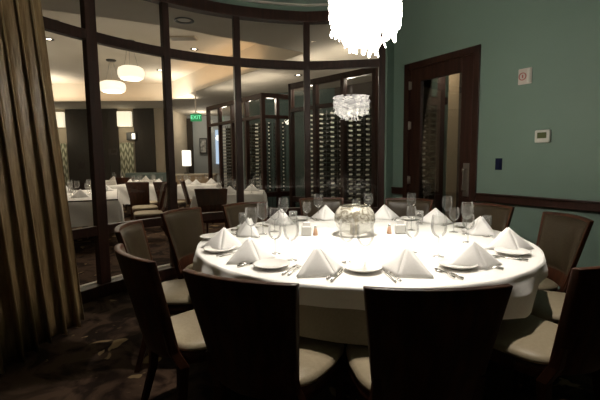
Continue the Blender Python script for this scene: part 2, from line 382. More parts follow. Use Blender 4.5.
# ---- hall beyond the glass
SOF = 3.10; UP = 3.60
hole = [(-3.6, 4.65), (-2.45, 5.20), (-1.82, 5.54), (-.87, 6.25), (.12, 7.03), (-1.25, 8.85), (-2.51, 10.51), (-3.86, 12.3), (-9.5, 12.1), (-9.5, 4.65)]
outc = [(p.x, p.y) for p in reversed(offs(CUR, .08))]+[(-3.2, 2.6), (-10, 2.6), (-10, 17), (3.2, 17), (3.2, 5.4)]
polyslab('ceiling', outc, SOF, SOF+.02, M['ceil_gray'], hole)
b = MB(); b.box((-4.4, 8.6, UP+.05), (12, 9, .1)); struct(b.build('ceiling', M['ceil_cream']))
b = MB()
for i in range(len(hole)):
    a, c = Vector(hole[i]), Vector(hole[(i+1) % len(hole)]); b.add([(a.x, a.y, SOF), (c.x, c.y, SOF), (c.x, c.y, UP+.01), (a.x, a.y, UP+.01)], [(0, 1, 2, 3)])
struct(b.build('trim_20', M['ceil_cream'], solid=.02))
def wallbox(name, a, c, z0, z1, m_, th=.12):
    a, c = Vector(a), Vector(c); dd = c-a; n = Vector((-dd.y, dd.x)).normalized()*th/2; b_ = MB(); m2 = (a+c)/2+n
    b_.box((m2.x, m2.y, (z0+z1)/2), (dd.length, th, z1-z0), rz=atan2(dd.y, dd.x)); return struct(b_.build(name, m_))
wallbox('wall_far', (-10, 14), (-4.5, 14), 0, UP, M['cream'])
wallbox('wall_far', (-4.5, 14), (-4.5, 16.6), 0, UP, M['cream'])
wallbox('wall_far', (-4.6, 16.5), (3.2, 16.5), 0, UP, M['bluegray'])
wallbox('wall_side', (-10, 2.6), (-10, 14), 0, UP, M['cream'])
wallbox('wall_side', (3.2, 16.6), (3.2, 2.1), 0, UP, M['teal'])
wallbox('wall_side', (-2.5, 2.6), (-10, 2.6), 0, UP, M['cream'])
for x0, x1 in ((-7.92, -6.50), (-6.50, -6.16), (-5.62, -4.93)):
    b = MB(); b.box(((x0+x1)/2, 13.97, 1.55), (x1-x0-.01, .06, 3.08)); struct(b.build('trim_21', M['brownpanel']))
b = MB(); b.box((-3.60-.86, 16.45, 1.55), (.36, .08, 2.4*1.2)); struct(b.build('trim_22', M['brownpanel']))
b = MB(); b.box((-3.29, 16.44, 1.85), (.16, .04, 1.35)); struct(b.build('window_6', M['daylight']))
# lit fabric niches on the far wall
def niche(x, w, lab, lab2):
    e_ = tag(empty('wall_sconce', (x, 13.97, 2.46)), lab, 'wall lamp', )
    b_ = MB(); b_.box((0, -.08, .28), (w, .16, .50)); b_.build('shade', M['shade'], e_, bevel=.01)
    b_ = MB(); b_.box((0, -.01, .28), (w*1.03, .03, .54)); b_.build('back_plate', M['brushed'], e_)
    light('POINT', (x, 13.45, 2.25), 5, (1, .86, .62), .12)
    f_ = MB(); f_.grid(lambda u, v: ((u-.5)*w, -.02-.012*cos(u*2*pi*6), v*1.95), 48, 2)
    f_ = f_.build('fabric_panel', M['diamond'], loc=(x, 13.95, .0), solid=.008); f_.location.z = 0
    tag(f_, lab2, 'hanging')
niche(-5.89, .46, 'glowing pale fabric wall sconce above patterned hanging, between brown panels', 'pale green diamond patterned hanging under the fully visible wall sconce')
niche(-8.17, .46, 'glowing wall sconce at left, partly cut by the curtain', 'pale patterned hanging at far left beside the curtain')
e_ = tag(empty('framed_picture', (-5.70, 13.90, 2.16)), 'small dark framed picture with glowing pale square under the wall sconce', 'picture')
b = MB(); b.box((0, 0, 0), (.32, .04, .26)); b.build('frame', M['blackmetal'], e_)
b = MB(); b.box((.08, -.024, .0), (.11, .01, .19)); b.build('print', M['lampshade'], e_)  # pale square glows with the lamp shade material, though it is no lamp
e_ = tag(empty('framed_picture', (-3.86, 16.42, 1.90)), 'narrow framed picture on pale blue wall left of wine room', 'picture')
b = MB(); b.box((0, 0, 0), (.30, .04, .62)); b.build('frame', M['blackmetal'], e_)
b = MB(); b.box((0, -.024, .0), (.22, .01, .52)); b.build('print', M['picture'], e_)
# exit sign
e_ = tag(empty('exit_sign', (-2.63, 10.5, 2.41)), 'green lit exit sign hanging from the hall ceiling', 'exit sign')
b = MB(); b.box((0, 0, 0), (.28, .05, .19)); b.build('case', M['exitface'], e_, bevel=.006)
b = MB(); b.box((0, 0, .40), (.03, .03, .60)); b.box((0, 0, .105), (.16, .06, .02)); b.build('hanger', M['plastic'], e_)
tx = bpy.data.curves.new('exit_letters', 'FONT'); tx.body = 'EXIT'; tx.size = .13; tx.extrude = .004; tx.align_x = 'CENTER'; tx.align_y = 'CENTER'
to = bpy.data.objects.new('tmp', tx); COL.objects.link(to); bpy.context.view_layer.update()
me = bpy.data.meshes.new_from_object(to); bpy.data.objects.remove(to); me.materials.clear(); me.materials.append(M['exittext'])
lo = bpy.data.objects.new('letters', me); COL.objects.link(lo); lo.parent = e_; lo.location = (0, -.028, 0); lo.rotation_euler = (pi/2, 0, 0)
# ceiling pendants
def pendant(x, y, dia, lab):
    e_ = tag(empty('pendant_lamp', (x, y, UP)), lab, 'pendant lamp', 'round pendant lamps in the hall')
    zc = 3.0-UP; r = dia/2
    b_ = MB(); b_.lathe([(.02, zc-.11), (r*.7, zc-.12), (r*.93, zc-.085), (r, zc-.02), (r, zc+.03), (r*.93, zc+.09), (r*.7, zc+.12), (.02, zc+.11)], 36)
    b_.build('shade', M['pendant'], e_)
    b_ = MB()
    for k in range(3):
        a = k*2.1; b_.tube([(r*.6*cos(a), r*.6*sin(a), zc+.11), (.03*cos(a), .03*sin(a), -.02)], .004, 6)
    b_.build('suspension_wires', M['brushed'], e_)
    b_ = MB(); b_.lathe([(.0, -.03), (.10, -.028), (.11, 0)], 20); b_.build('ceiling_canopy', M['blackmetal'], e_)
    light('POINT', (x, y, 3.0-.25), 26, (1, .88, .70), .15)
pendant(-4.23, 9.42, .56, 'lower of two round white pendant lamps beyond the glass')
pendant(-3.22, 7.99, .48, 'upper of two round white pendant lamps beyond the glass')
for i, (x, y, z, lab) in enumerate(((-3.96, 6.84, UP, 'recessed ceiling downlight just above the transom beside the curtain'), (-4.64, 7.80, UP, 'recessed ceiling downlight just below the transom beside the curtain'), (-3.49, 10.49, UP, 'recessed downlight on cream ceiling right of the pendant lamps'),
        (-2.14, 8.59, UP, 'recessed downlight on cream ceiling near the vent'), (-1.45, 5.36, SOF, 'large dark recessed downlight on taupe soffit near the header'), (-.01, 8.81, SOF, 'recessed downlight on taupe soffit above the wine room, right one'), (-.40, 8.13, SOF, 'recessed downlight on taupe soffit above the wine room, left one'))):
    e_ = tag(empty('recessed_downlight', (x, y, z)), lab, 'ceiling light', 'recessed downlights in the hall')
    b = MB(); r = .085 if i != 4 else .12
    b.lathe([(r, -.001), (r*1.05, -.012), (r*.75, -.010), (r*.7, .0)], 24); b.build('trim_ring', M['blackmetal'], e_)
    b = MB(); b.lathe([(.0001, -.006), (r*.45, -.006)], 16); b.build('bulb', M['downlight'] if i != 4 else M['brushed'], e_)
    if i != 4: light('SPOT', (x, y, z-.03), 70 if z > 3.3 else 16, (1, .88, .72), .05, ang=R(115), blend=.8)
e_ = tag(empty('air_vent', (-2.15, 7.83, UP)), 'rectangular slotted air vent on the cream hall ceiling', 'vent')
b = MB(); b.box((0, 0, -.008), (.50, .26, .016)); b.build('frame', M['cream'], e_, bevel=.004)
b = MB()
for k in range(6): b.box((0, -.09+k*.036, -.02), (.44, .012, .01))
b.build('louvres', M['brushed'], e_)

# ------------------------------------------------------------------ wine room
WR = [(-2.36, 10.72), (-.76, 8.59), (-.17, 8.90), (-.14, 7.62), (1.16, 6.26)]
def wpanel(i, a, c, zt=2.70, nm=4):
    a, c = Vector(a), Vector(c); dd = c-a; L = dd.length; rz = atan2(dd.y, dd.x)
    e_ = struct(empty('wall_partition', (a.x, a.y, 0), rz))
    b_ = MB(); n = max(1, round(L/.62)) if nm is None else nm
    for k in range(n+1): b_.box((L*k/n, 0, zt/2), (.075, .09, zt))
    for z in (zt-.05, 2.22, .05, .58): b_.box((L/2, 0, z), (L, .08, .10 if z != 2.22 else .07))
    b_.build('wooden_frame', M['wood'], e_, bevel=.005)
    b_ = MB(); b_.add([(0, 0, .05), (L, 0, .05), (L, 0, zt), (0, 0, zt)], [(0, 1, 2, 3)]); b_.build('glass_pane', M['pane'], e_, recalc=False)
wpanel(0, WR[0], WR[1], nm=4); wpanel(1, WR[1], WR[2], nm=2); wpanel(2, WR[3], WR[2], nm=1); wpanel(3, WR[3], WR[4], nm=3)
wallbox('wall_wine', (-1.6, 11.7), (.9, 10.4), 0, SOF, M['teal'])
wallbox('wall_wine', (.9, 10.4), (3.2, 8.0), 0, SOF, M['brownpanel'])
# shelves / bottles: racks hold horizontal bottles, necks to the glass
proto = MB(); T = Matrix.Rotation(-pi/2, 4, 'X') @ Matrix.Translation((0, 0, 0))
proto.lathe([(.001, .29), (.034, .285), (.036, .27), (.036, .10), (.030, .08), (.016, .06)], 10, mat=Matrix.Rotation(-pi/2, 4, 'X'))
proto.lathe([(.016, .06), (.0155, .0), (.017, -.01), (.001, -.012)], 8, mi=1, mat=Matrix.Rotation(-pi/2, 4, 'X'))
bot0 = proto.build('wine_bottle', [M['bottle'], M['foil']]); used = [False]
def rack(px, A, B, off, z0, n, lab, desc, side=1):
    """column of bottles behind glass line A-B where the sight line of that column crosses it"""
    A, B = Vector(A), Vector(B); d_ = Vector(((px-300)/405, 1)); dd = B-A
    sh = Vector((-dd.y, dd.x)).normalized()*off
    if sh.y < 0: sh = -sh
    A, B = A+sh, B+sh
    t2 = (A.x*d_.y-A.y*d_.x)/(d_.x*dd.y-d_.y*dd.x); p = A+dd*t2
    n2 = Vector((-dd.y, dd.x)).normalized()
    if n2.y < 0: n2 = -n2
    rz = atan2(n2.y, n2.x)-pi/2
    k_ = MB()
    for sx_ in (-.055, .055): k_.box((sx_, .10, (z0+n*.085)/2), (.012, .012, z0+n*.085)); k_.box((sx_, .24, (z0+n*.085)/2), (.012, .012, z0+n*.085))
    for j in range(n):
        for yy in (.10, .24): k_.box((0, yy, z0+j*.085-.041), (.11, .010, .006))
    k_ = k_.build('bottle_rack', M['blackmetal'], loc=(p.x, p.y, 0), rz=rz); tag(k_, lab, 'bottle rack', 'narrow metal bottle racks')
    for j in range(n):
        o_ = bot0 if not used[0] else bot0.copy()
        if used[0]: COL.objects.link(o_)
        used[0] = True
        jx = random.uniform(-.006, .006)
        o_.location = (p.x+cos(rz)*jx, p.y+sin(rz)*jx, z0+j*.085); o_.rotation_euler = (0, 0, rz+random.uniform(-.05, .05))
        tag(o_, 'wine bottle with pale foil lying in the '+desc, 'bottle', 'bottles in the '+desc)
RK = [(225, 0, 'farthest left wine room rack'), (248, 0, 'left rack beside the corner post'), (257, 0, 'right rack beside the corner post'),
      (270, 1, 'rack just past the corner post'), (277, 1, 'left rack in the recessed bay'), (284, 1, 'right rack in the recessed bay'),
      (311, 3, 'leftmost front bay rack'), (321, 3, 'second front bay rack from left'), (332, 3, 'third front bay rack from left'),
      (341, 3, 'middle front bay rack'), (350, 3, 'third front bay rack from right'), (358, 3, 'second front bay rack from right'), (367, 3, 'front bay rack by the end post')]
SEG = {0: (WR[0], WR[1]), 1: ((-.76, 8.95), (-.10, 9.0)), 3: (WR[3], WR[4])}
for k, (px, s, desc) in enumerate(RK):
    rack(px, *SEG[s], .42, .62, 19, 'narrow black rack of lying bottles, '+desc, desc)
rack(421.5, (1.32+.95, 5.13+.5), (1.85+.95, 4.22+.5), .0, .62, 20, 'narrow rack of bottles seen through the door glass', 'rack seen through the door glass')
b = MB(); b.box((2.24, 6.55, 1.35), (.26, .05, 2.7), rz=R(-15)); struct(b.build('trim_30', M['green']))
b = MB(); b.box((2.09, 5.58, 1.35), (.13, .05, 2.7), rz=R(-15)); struct(b.build('trim_31', M['tan']))
b = MB(); b.box((1.98, 5.75, 1.35), (.10, .05, 2.7), rz=R(-15)); b.box((1.75, 5.95, 2.12), (.75, .06, .10), rz=R(-15)); struct(b.build('trim_32', M['wood']))

# ------------------------------------------------------------------ dining chair
def make_chair():
    root = empty('dining_chair')
    # back frame: a tapered, curved slab with wooden rim; local +y = front
    def BP(u, v, w):
        u = u*2-1; z = .415+.485*v+.006*(1-u*u)*v
        half = .186+.060*v
        y = -.225-.115*v-.058*(1-u*u)-w
        return (u*half, y, z)
    b_ = MB(); b_.slab(lambda u, v: BP(u, v, 0), lambda u, v: BP(u, v, .034), 14, 8)
    b_.build('back_frame', M['chairwood'], root, bevel=.005)
    def pad(u, v, o_):
        u2 = .042+.916*u; v2 = .20+.765*v; e = (1-(2*u-1)**6)*(1-(2*v-1)**6)
        x, y, z = BP(u2, v2, 0); return (x, y+o_*e+.001, z)
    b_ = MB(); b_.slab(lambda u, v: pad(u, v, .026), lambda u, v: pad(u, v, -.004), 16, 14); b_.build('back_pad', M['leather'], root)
    # seat frame and cushion
    def seat_out(a, grow=0):
        c, s = cos(a), sin(a); e = .42
        x = math.copysign(abs(c)**e, c); y = math.copysign(abs(s)**e, s)
        hw = (.235 if y > 0 else .235-.03*(-y))+grow
        return x*hw, y*(.225+grow)+.0
    def ring(zs, n=40, mi=0, mb=None):
        vs = []; fs = []
        for g, z in zs:
            for i in range(n): x, y = seat_out(2*pi*i/n, g); vs.append((x, y, z))
        for j in range(len(zs)-1):
            for i in range(n): i2 = (i+1) % n; fs.append((j*n+i, j*n+i2, (j+1)*n+i2, (j+1)*n+i))
        fs.append(tuple(range(n-1, -1, -1))); fs.append(tuple((len(zs)-1)*n+i for i in range(n)))
        mb.add(vs, fs, 0, True)
    b_ = MB(); ring([(-.008, .365), (0, .37), (0, .42), (-.01, .425)], mb=b_); b_.build('seat_frame', M['chairwood'], root)
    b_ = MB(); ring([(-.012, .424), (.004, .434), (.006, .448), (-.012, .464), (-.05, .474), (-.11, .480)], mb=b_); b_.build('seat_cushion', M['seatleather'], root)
    for sx_ in (-1, 1):
        b_ = MB(); b_.tube([(sx_*.195, .185, .37), (sx_*.20, .192, .0)], [.024, .015], 4); b_.build('leg', M['chairwood'], root)
        b_ = MB()
        pts = [(sx_*.205, -.30, 0), (sx_*.196, -.235, .22), (sx_*.19, -.222, .37), (sx_*.180, -.262, .45), (sx_*.186, -.290, .55)]
        vs = []; fs = []
        for k, (x, y, z) in enumerate(pts):
            h_ = (.014, .017, .021, .020, .014)[k]; vs += [(x-h_, y-h_*1.15, z), (x+h_, y-h_*1.15, z), (x+h_, y+h_*1.15, z), (x-h_, y+h_*1.15, z)]
        for k in range(4):
            for i in range(4): i2 = (i+1) % 4; fs.append((k*4+i, k*4+i2, k*4+4+i2, k*4+4+i))
        fs += [(3, 2, 1, 0), (16, 17, 18, 19)]
        b_.add(vs, fs); b_.build('leg', M['chairwood'], root, bevel=.003)
    return root
CH = [  # angle, radius of the seat centre, extra turn, key, label
(-115.4, 1.16, 0, 'A', 'dark wood dining chair seen from behind in the foreground, left of centre'),
 (-88.7, 1.15, 0, 'B', 'dark wood dining chair seen from behind in the foreground, right of centre'),
 (-52.3, 1.13, -13, 'C', 'dark dining chair in the foreground cut by the right edge, taupe seat showing'),
 (-24.5, 1.225, 0, 'L', 'chair on the right mostly hidden behind the edge chair, only its seat showing'),
 (1.5, 1.115, 0, 'D', 'leather-backed dining chair standing alone before the green wall at right'),
 (32, 1.12, 0, 'E', 'leather-backed dining chair just right of the wooden door'),
 (62.5, 1.17, 0, 'F', 'leather-backed dining chair at the far side in front of the wooden door'),
 (97, 1.19, 0, 'G', 'leather-backed dining chair at the far side left of the globe vase'),
 (131, 1.10, 0, 'H', 'olive-backed dining chair at the back left of the round table, behind a tumbler'),
 (156.5, 1.20, 0, 'I', 'olive-backed dining chair left of the table, before the thick mullion'),
 (186.7, 1.19, 0, 'J', 'olive-backed dining chair turned sideways beside the glass wall, second from the curtain'),
 (218.6, 1.17, 0, 'K', 'dining chair at far left nearest the curtain, seen from the side'),
]
chair0 = make_chair(); first = True
CHN = {'A': 'the left foreground chair', 'B': 'the middle foreground chair', 'C': 'the right-edge foreground chair', 'L': 'the half-hidden right chair', 'D': 'the chair by the green wall', 'E': 'the chair right of the door',
       'F': 'the far chair before the door', 'G': 'the far chair behind the vase', 'H': 'the back left tumbler chair', 'I': 'the olive chair at left', 'J': 'the sideways chair by the glass', 'K': 'the far left chair'}
def face(a): return R(a)+pi/2       # local +y towards the table centre
for a, r, tw, key, lab in CH:
    o_ = chair0 if first else copy_tree(chair0); first = False
    KIDS.setdefault(chair0.name_full, [c for c in bpy.data.objects if c.parent == chair0])
    o_.location = (TCX+r*cos(R(a)), TCY+r*sin(R(a)), 0); o_.rotation_euler.z = face(a)+R(tw)
    tag(o_, lab, 'chair', 'dining chairs around the round table')

# ------------------------------------------------------------------ round table and cloths
t_ = tag(empty('round_table', (TCX, TCY, 0)), 'large round dining table under white cloths, pedestal base', 'table')
b = MB(); b.lathe([(0, .715), (TR-.01, .715), (TR-.004, .72), (TR-.004, .75), (TR-.012, .754), (0, .754)], 72); b.build('tabletop', M['wood'], t_)
b = MB(); b.lathe([(.0, .0), (.34, .0), (.34, .03), (.10, .06), (.07, .12), (.07, .66), (.25, .715), (0, .715)], 32); b.build('pedestal', M['wood'], t_)
def cloth(name, m_, z, drop, r_add, rip, nr, flare, label):
    def fn(u, v):
        a = 2*pi*u; dr = drop(a)
        s = (v/.2)*(TR-.05) if v < .2 else (TR-.05)+(v-.2)/.8*(dr+.05)
        if s <= TR-.012: r, zz = s, z
        else:
            q = s-(TR-.012); w = min(1, q/.026); r = TR-.012+.012*sin(w*pi/2)+r_add; zz = z-.018*(1-cos(w*pi/2))-max(0, q-.022)
            k = min(1, max(0, q-.008)/.05)
            for ac in (-55, 34, 124, -146):
                da = (math.degrees(a)-ac+180) % 360-180; r += k*.04*math.exp(-(da/4.5)**2)*min(1, q/.1)*(r_add > .005)
            r += flare*max(0, q)+k*rip*(sin(nr*a+.8*sin(3*a))*.6+.4*sin(nr*1.7*a+1.3))
        return (r*cos(a), r*sin(a), zz)
    b_ = MB(); b_.grid(fn, 288, 60, wrap=True); o_ = b_.build(name, m_, loc=(TCX, TCY, 0)); tag(o_, label, 'tablecloth'); return o_
def table_fn(T):
    T = sorted(T); T = T+[(T[0][0]+360, T[0][1])]
    def f(a):
        d_ = math.degrees(a)
        while d_ < T[0][0]: d_ += 360
        while d_ >= T[-1][0]: d_ -= 360
        for (a0, v0), (a1, v1) in zip(T, T[1:]):
            if a0 <= d_ <= a1: return v0+(v1-v0)*(d_-a0)/(a1-a0)
    return f
OV = [(-180, .10), (-160, .15), (-146, .20), (-138, .14), (-112, .085), (-97, .088), (-80, .12), (-66, .165), (-56, .195), (-52.5, .185), (-45, .085), (-30, .065), (-10, .07), (15, .12), (34, .20), (42, .12), (70, .09), (105, .12), (124, .20), (132, .12)]
UN = [(-180, .15), (-140, .20), (-112, .235), (-97, .25), (-80, .22), (-66, .17), (-56, .15), (-45, .075), (-30, .06), (0, .08), (40, .2), (90, .2), (130, .18)]
cloth('tablecloth', M['linen'], .7625, table_fn(OV), .014, .019, 15, .05, 'white overlay tablecloth on top of the round table')
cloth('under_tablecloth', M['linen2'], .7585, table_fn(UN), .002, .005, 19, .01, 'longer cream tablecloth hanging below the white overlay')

# ------------------------------------------------------------------ table setting
TOP = .7645
def mk_napkin():
    b_ = MB(); L, Rr, A, Mf, Bk = Vector((-.15, .0, 0)), Vector((.15, .0, 0)), Vector((0, .02, .130)), Vector((.012, -.095, 0)), Vector((0, .07, 0))
    def tri(P, Q, S, bulge, off, n=8):
        nn = (Q-P).cross(S-P).normalized(); vs = []; idx = {}; fs = []
        for i in range(n+1):
            for j in range(n+1-i):
                u, v = i/n, j/n; w = 1-u-v; p = P*w+Q*u+S*v+nn*(bulge*27*u*v*w+off*0); idx[i, j] = len(vs); vs.append(p+Vector((0, off, 0)))
        for i in range(n):
            for j in range(n-i):
                fs.append((idx[i, j], idx[i+1, j], idx[i, j+1]))
                if j < n-i-1: fs.append((idx[i+1, j], idx[i+1, j+1], idx[i, j+1]))
        b_.add(vs, fs, 0, True)
    tri(A, L, Mf, .008, 0); tri(A, Mf, Rr, .008, 0)
    A2 = A+Vector((0, .012, -.006))
    tri(A2, L+Vector((.012, .012, 0)), Mf, .004, .012); tri(A2, Mf, Rr+Vector((-.012, .012, 0)), .004, .012)
    tri(A, Bk+Vector((-.06, 0, 0)), L, .004, 0); tri(A, Rr, Bk+Vector((.06, 0, 0)), .004, 0)
    return b_.build('folded_napkin', M['napkin'], solid=.0028)
nap0 = mk_napkin()
# measured napkin centres and the direction of their long edge
NAP = [('J', (-.49, 2.53), -8), ('K', (-.27, 2.20), 30), ('I', (-.40, 2.97), -48), ('H', (-.18, 3.49), -25), ('A', (.10, 1.95), 38), ('G', (.23, 3.73), -22), ('F', (.79, 3.72), 12),
       ('E', (1.16, 3.44), -18), ('B', (.505, 1.93), -42), ('C', (.90, 2.05), 4), ('D', (1.30, 2.92), -60), ('L', (1.27, 2.42), 0)]
for i, (k, p, a) in enumerate(NAP):
    o_ = nap0 if i == 0 else nap0.copy()
    if i: COL.objects.link(o_)
    o_.location = (p[0], p[1], TOP); o_.rotation_euler.z = R(a)
    tag(o_, 'white linen napkin folded to a point before '+CHN[k], 'napkin', 'folded napkins on the round table')
def mk_plate():
    b_ = MB(); b_.lathe([(0, .004), (.050, .004), (.054, 0), (.058, .004), (.094, .018), (.0965, .021), (.094, .0225), (.060, .009), (.0, .008)], 40)
    return b_.build('bread_plate', M['china'])
pl0 = mk_plate()
PLT = [('J', (-.62, 2.85)), ('K', (-.50, 2.45)), ('A', (-.15, 2.06)), ('B', (.31, 1.98)), ('C', (.80, 2.02)), ('L', (1.22, 2.29)), ('D', (1.38, 2.66)), ('I', (-.42, 3.28)), ('H', (-.01, 3.70)), ('G', (.47, 3.80)), ('F', (1.0, 3.62)), ('E', (1.33, 3.22))]
for i, (k, p) in enumerate(PLT):
    o_ = pl0 if i == 0 else pl0.copy()
    if i: COL.objects.link(o_)
    o_.location = (p[0], p[1], TOP); tag(o_, 'white china bread plate set for '+CHN[k], 'plate', 'bread plates on the round table')
def mk_fork():
    b_ = MB(); b_.tube([(0, -.095, .004), (0, -.03, .006), (0, .03, .009), (0, .05, .007)], [.0045, .003, .0026, .006], 6)
    for x in (-.0075, -.0025, .0025, .0075): b_.tube([(x*.8, .048, .007), (x, .065, .004), (x, .095, .007)], .0013, 5)
    return b_.build('fork', M['silver'])
def mk_knife():
    b_ = MB(); b_.tube([(0, -.11, .005), (0, -.02, .005)], [.0065, .0045], 8)
    b_.add([(-.003, -.02, .0035), (.006, -.02, .0035), (.009, .04, .0035), (.004, .105, .0035), (-.003, .10, .0035), (-.003, -.02, .006), (.006, -.02, .005), (.009, .04, .0045), (.004, .105, .004), (-.003, .10, .006)],
           [(4, 3, 2, 1, 0), (5, 6, 7, 8, 9), (0, 1, 6, 5), (1, 2, 7, 6), (2, 3, 8, 7), (3, 4, 9, 8), (4, 0, 5, 9)])
    return b_.build('knife', M['silver'])
def mk_spoon():
    b_ = MB(); b_.tube([(0, -.085, .005), (0, -.02, .007), (0, .03, .007)], [.0045, .0028, .0030], 6)
    b_.grid(lambda u, v: (.016*sin(pi*v)**.7*cos(2*pi*u)*(1 if v < 1 else 0), .055+.030*-cos(pi*v), .004+.004*sin(pi*v)*(sin(2*pi*u))), 12, 8, wrap=True)
    return b_.build('teaspoon', M['silver'])
SRC = {'f': mk_fork(), 'k': mk_knife(), 's': mk_spoon()}; seen = set()
ORD = ['K', 'A', 'B', 'C', 'L', 'D', 'E', 'F', 'G', 'H', 'I', 'J']; PD = dict(PLT)
for qi, key in enumerate(ORD):
    own, nxt = PD[key], PD[ORD[(qi+1) % 12]]
    for src, base, off, lab, cat in (('f', own, .118, 'inner fork', 'fork'), ('f', own, .142, 'outer smaller fork', 'fork'), ('k', nxt, -.120, 'silver table knife', 'knife'), ('s', nxt, -.145, 'silver teaspoon', 'spoon')):
        o_ = SRC[src] if src not in seen else SRC[src].copy()
        if src in seen: COL.objects.link(o_)
        seen.add(src); aa = atan2(base[1]-TCY, base[0]-TCX)+off/.93
        o_.location = (TCX+.945*cos(aa), TCY+.945*sin(aa), TOP+.001); o_.rotation_euler.z = aa+pi/2+(.12 if src == 'f' else -.1)
        if lab.startswith('outer'): o_.scale = (.88,)*3
        tag(o_, lab+(' left' if src == 'f' else ' right')+' of the napkin before '+CHN[key], cat, {'f': 'forks', 'k': 'knives', 's': 'teaspoons'}[src]+' on the round table')
# glassware
def mk_glass(h, rb, name='wine_glass'):
    e_ = empty(name)
    b_ = MB(); zb = h*.46; hb = h-zb
    prof = [(.004, zb), (rb*.55, zb+hb*.08), (rb*.88, zb+hb*.25), (rb, zb+hb*.45), (rb*.97, zb+hb*.68), (rb*.86, zb+hb*.98), (rb*.85, h)]
    b_.lathe(prof, 28); b_.build('bowl', M['glassware'], e_, recalc=False)
    b_ = MB(); b_.lathe([(.0045, .008), (.0035, .03), (.0035, zb*.8), (.006, zb+.004)], 10); b_.build('stem', M['glassware'], e_, recalc=False)
    b_ = MB(); b_.lathe([(.0045, .010), (.015, .004), (.034, .0015), (.034, .0), (.0, .0)], 28); b_.build('foot', M['glassware'], e_, recalc=False)
    return e_
def mk_tumbler():
    b_ = MB(); b_.lathe([(.0, .010), (.027, .010), (.034, .05), (.036, .115), (.0345, .115), (.032, .05), (.029, .0), (0, 0)], 28); return b_.build('tumbler', M['glassware'], recalc=False)
big0 = mk_glass(.235, .044); gob0 = mk_glass(.185, .039, 'water_goblet'); tum0 = mk_tumbler()
for g in (big0, gob0, tum0): KIDS[g.name_full] = [c for c in bpy.data.objects if c.parent == g]
def placer(src, lst, cat, group, top=TOP):
    for i, (x, y, lab) in enumerate(lst):
        o_ = src if i == 0 else copy_tree(src); o_.location = (x, y, top); o_.rotation_euler.z = random.uniform(0, 6); tag(o_, lab, cat, group)
placer(big0, [
 (-.28, 3.00, 'tall wine glass at left between two napkins, nearest the olive chair behind the tumbler'), (-.14, 3.37, 'tall wine glass rising behind the napkin of the back left chair'), (.17, 3.73, 'tall wine glass behind and right of the small goblet left of the globe vase'),
 (.64, 3.77, 'tall wine glass standing just right behind the globe vase'), (1.03, 3.72, 'tall wine glass before the far chair at the left edge of the wooden door'), (1.24, 3.39, 'leftmost tall wine glass of the cluster in front of the door handle'),
 (1.21, 2.91, 'largest tall wine glass of the right cluster, standing rightmost'), (.33, 2.03, 'tall wine glass standing beside the centre foreground bread plate, nearest the camera'), (.25, 2.14, 'tall wine glass in front of the globe vase, left of the nearest glass'),
 (-.05, 2.20, 'tall wine glass behind the bread plate of the left foreground chair'), (.78, 2.25, 'tall wine glass behind the bread plate of the right-edge foreground chair'), (-.33, 2.70, 'tall wine glass before the olive chair at left, close to its napkin')],
 'wine glass', 'tall wine glasses on the round table')
placer(gob0, [
 (-.20, 3.11, 'water goblet touching right side of the tall glass at left'), (.06, 3.52, 'water goblet left of the globe vase before the far chair'), (1.15, 3.00, 'water goblet between two tall glasses in the right cluster'), (.52, 3.73, 'water goblet behind the globe vase beside a tall glass'),
 (.86, 3.10, 'water goblet under the tall glass at the left edge of the door'), (-.15, 2.36, 'water goblet behind the napkin of the far left chair'), (1.10, 2.62, 'water goblet behind the napkin on the right side'), (.66, 2.36, 'water goblet in the middle right, behind the right foreground tall glass'), (1.27, 3.06, 'water goblet at the right end of the glass cluster')],
 'water goblet', 'water goblets on the round table')
placer(tum0, [(-.48, 3.36, 'short tumbler before the olive chair at the back left'), (-.06, 3.44, 'short tumbler beside the tall glass behind the back left napkin'), (1.00, 3.37, 'short tumbler beside the tall glass before the door'), (1.42, 3.05, 'short tumbler at the right edge before the chair right of the door')],
 'tumbler', 'short tumblers on the round table')
# globe vase with a candle
e_ = tag(empty('globe_vase', (.40, 2.95, TOP)), 'large round crackled glass globe vase at the centre of the table', 'vase')
b = MB(); pr = [(0, .002), (.05, .002)]
for k in range(1, 15):
    a = -pi/2+.36+(pi-.36-.75)*k/14; pr.append((.148*cos(a), .120+.125*sin(a)))
b.lathe(pr, 44); b.build('glass_globe', M['globe'], e_, recalc=False, solid=.003)
b = MB(); b.lathe([(pr[-1][0]-.004, pr[-1][1]-.002), (pr[-1][0]+.003, pr[-1][1]+.001), (pr[-1][0]-.001, pr[-1][1]+.006), (pr[-1][0]-.006, pr[-1][1]+.003), (pr[-1][0]-.004, pr[-1][1]-.002)], 44); b.build('rim', M['silver'], e_)
b = MB(); b.lathe([(0, .006), (.035, .006), (.035, .10), (.03, .105), (0, .10)], 24); b.tube([(0, 0, .10), (.002, 0, .115)], .0012, 5)
b = b.build('pillar_candle', M['wax'], loc=(.40, 2.95, TOP)); tag(b, 'white pillar candle standing inside the globe vase', 'candle')
for x, y, nm in ((.11, 2.93, 'left of the globe vase'), (.66, 2.97, 'right of the globe vase')):
    e_ = tag(empty('pepper_mill', (x, y, TOP)), 'small tan cone-shaped pepper mill '+nm, 'pepper mill', 'pepper mills on the round table')
    b = MB(); b.lathe([(0, 0), (.018, 0), (.018, .008), (.009, .055), (0, .055)], 20); b.build('body', M['peach'], e_)
    b = MB(); b.lathe([(.009, .055), (.010, .060), (.006, .068), (0, .070)], 16); b.build('cap', M['silver'], e_)
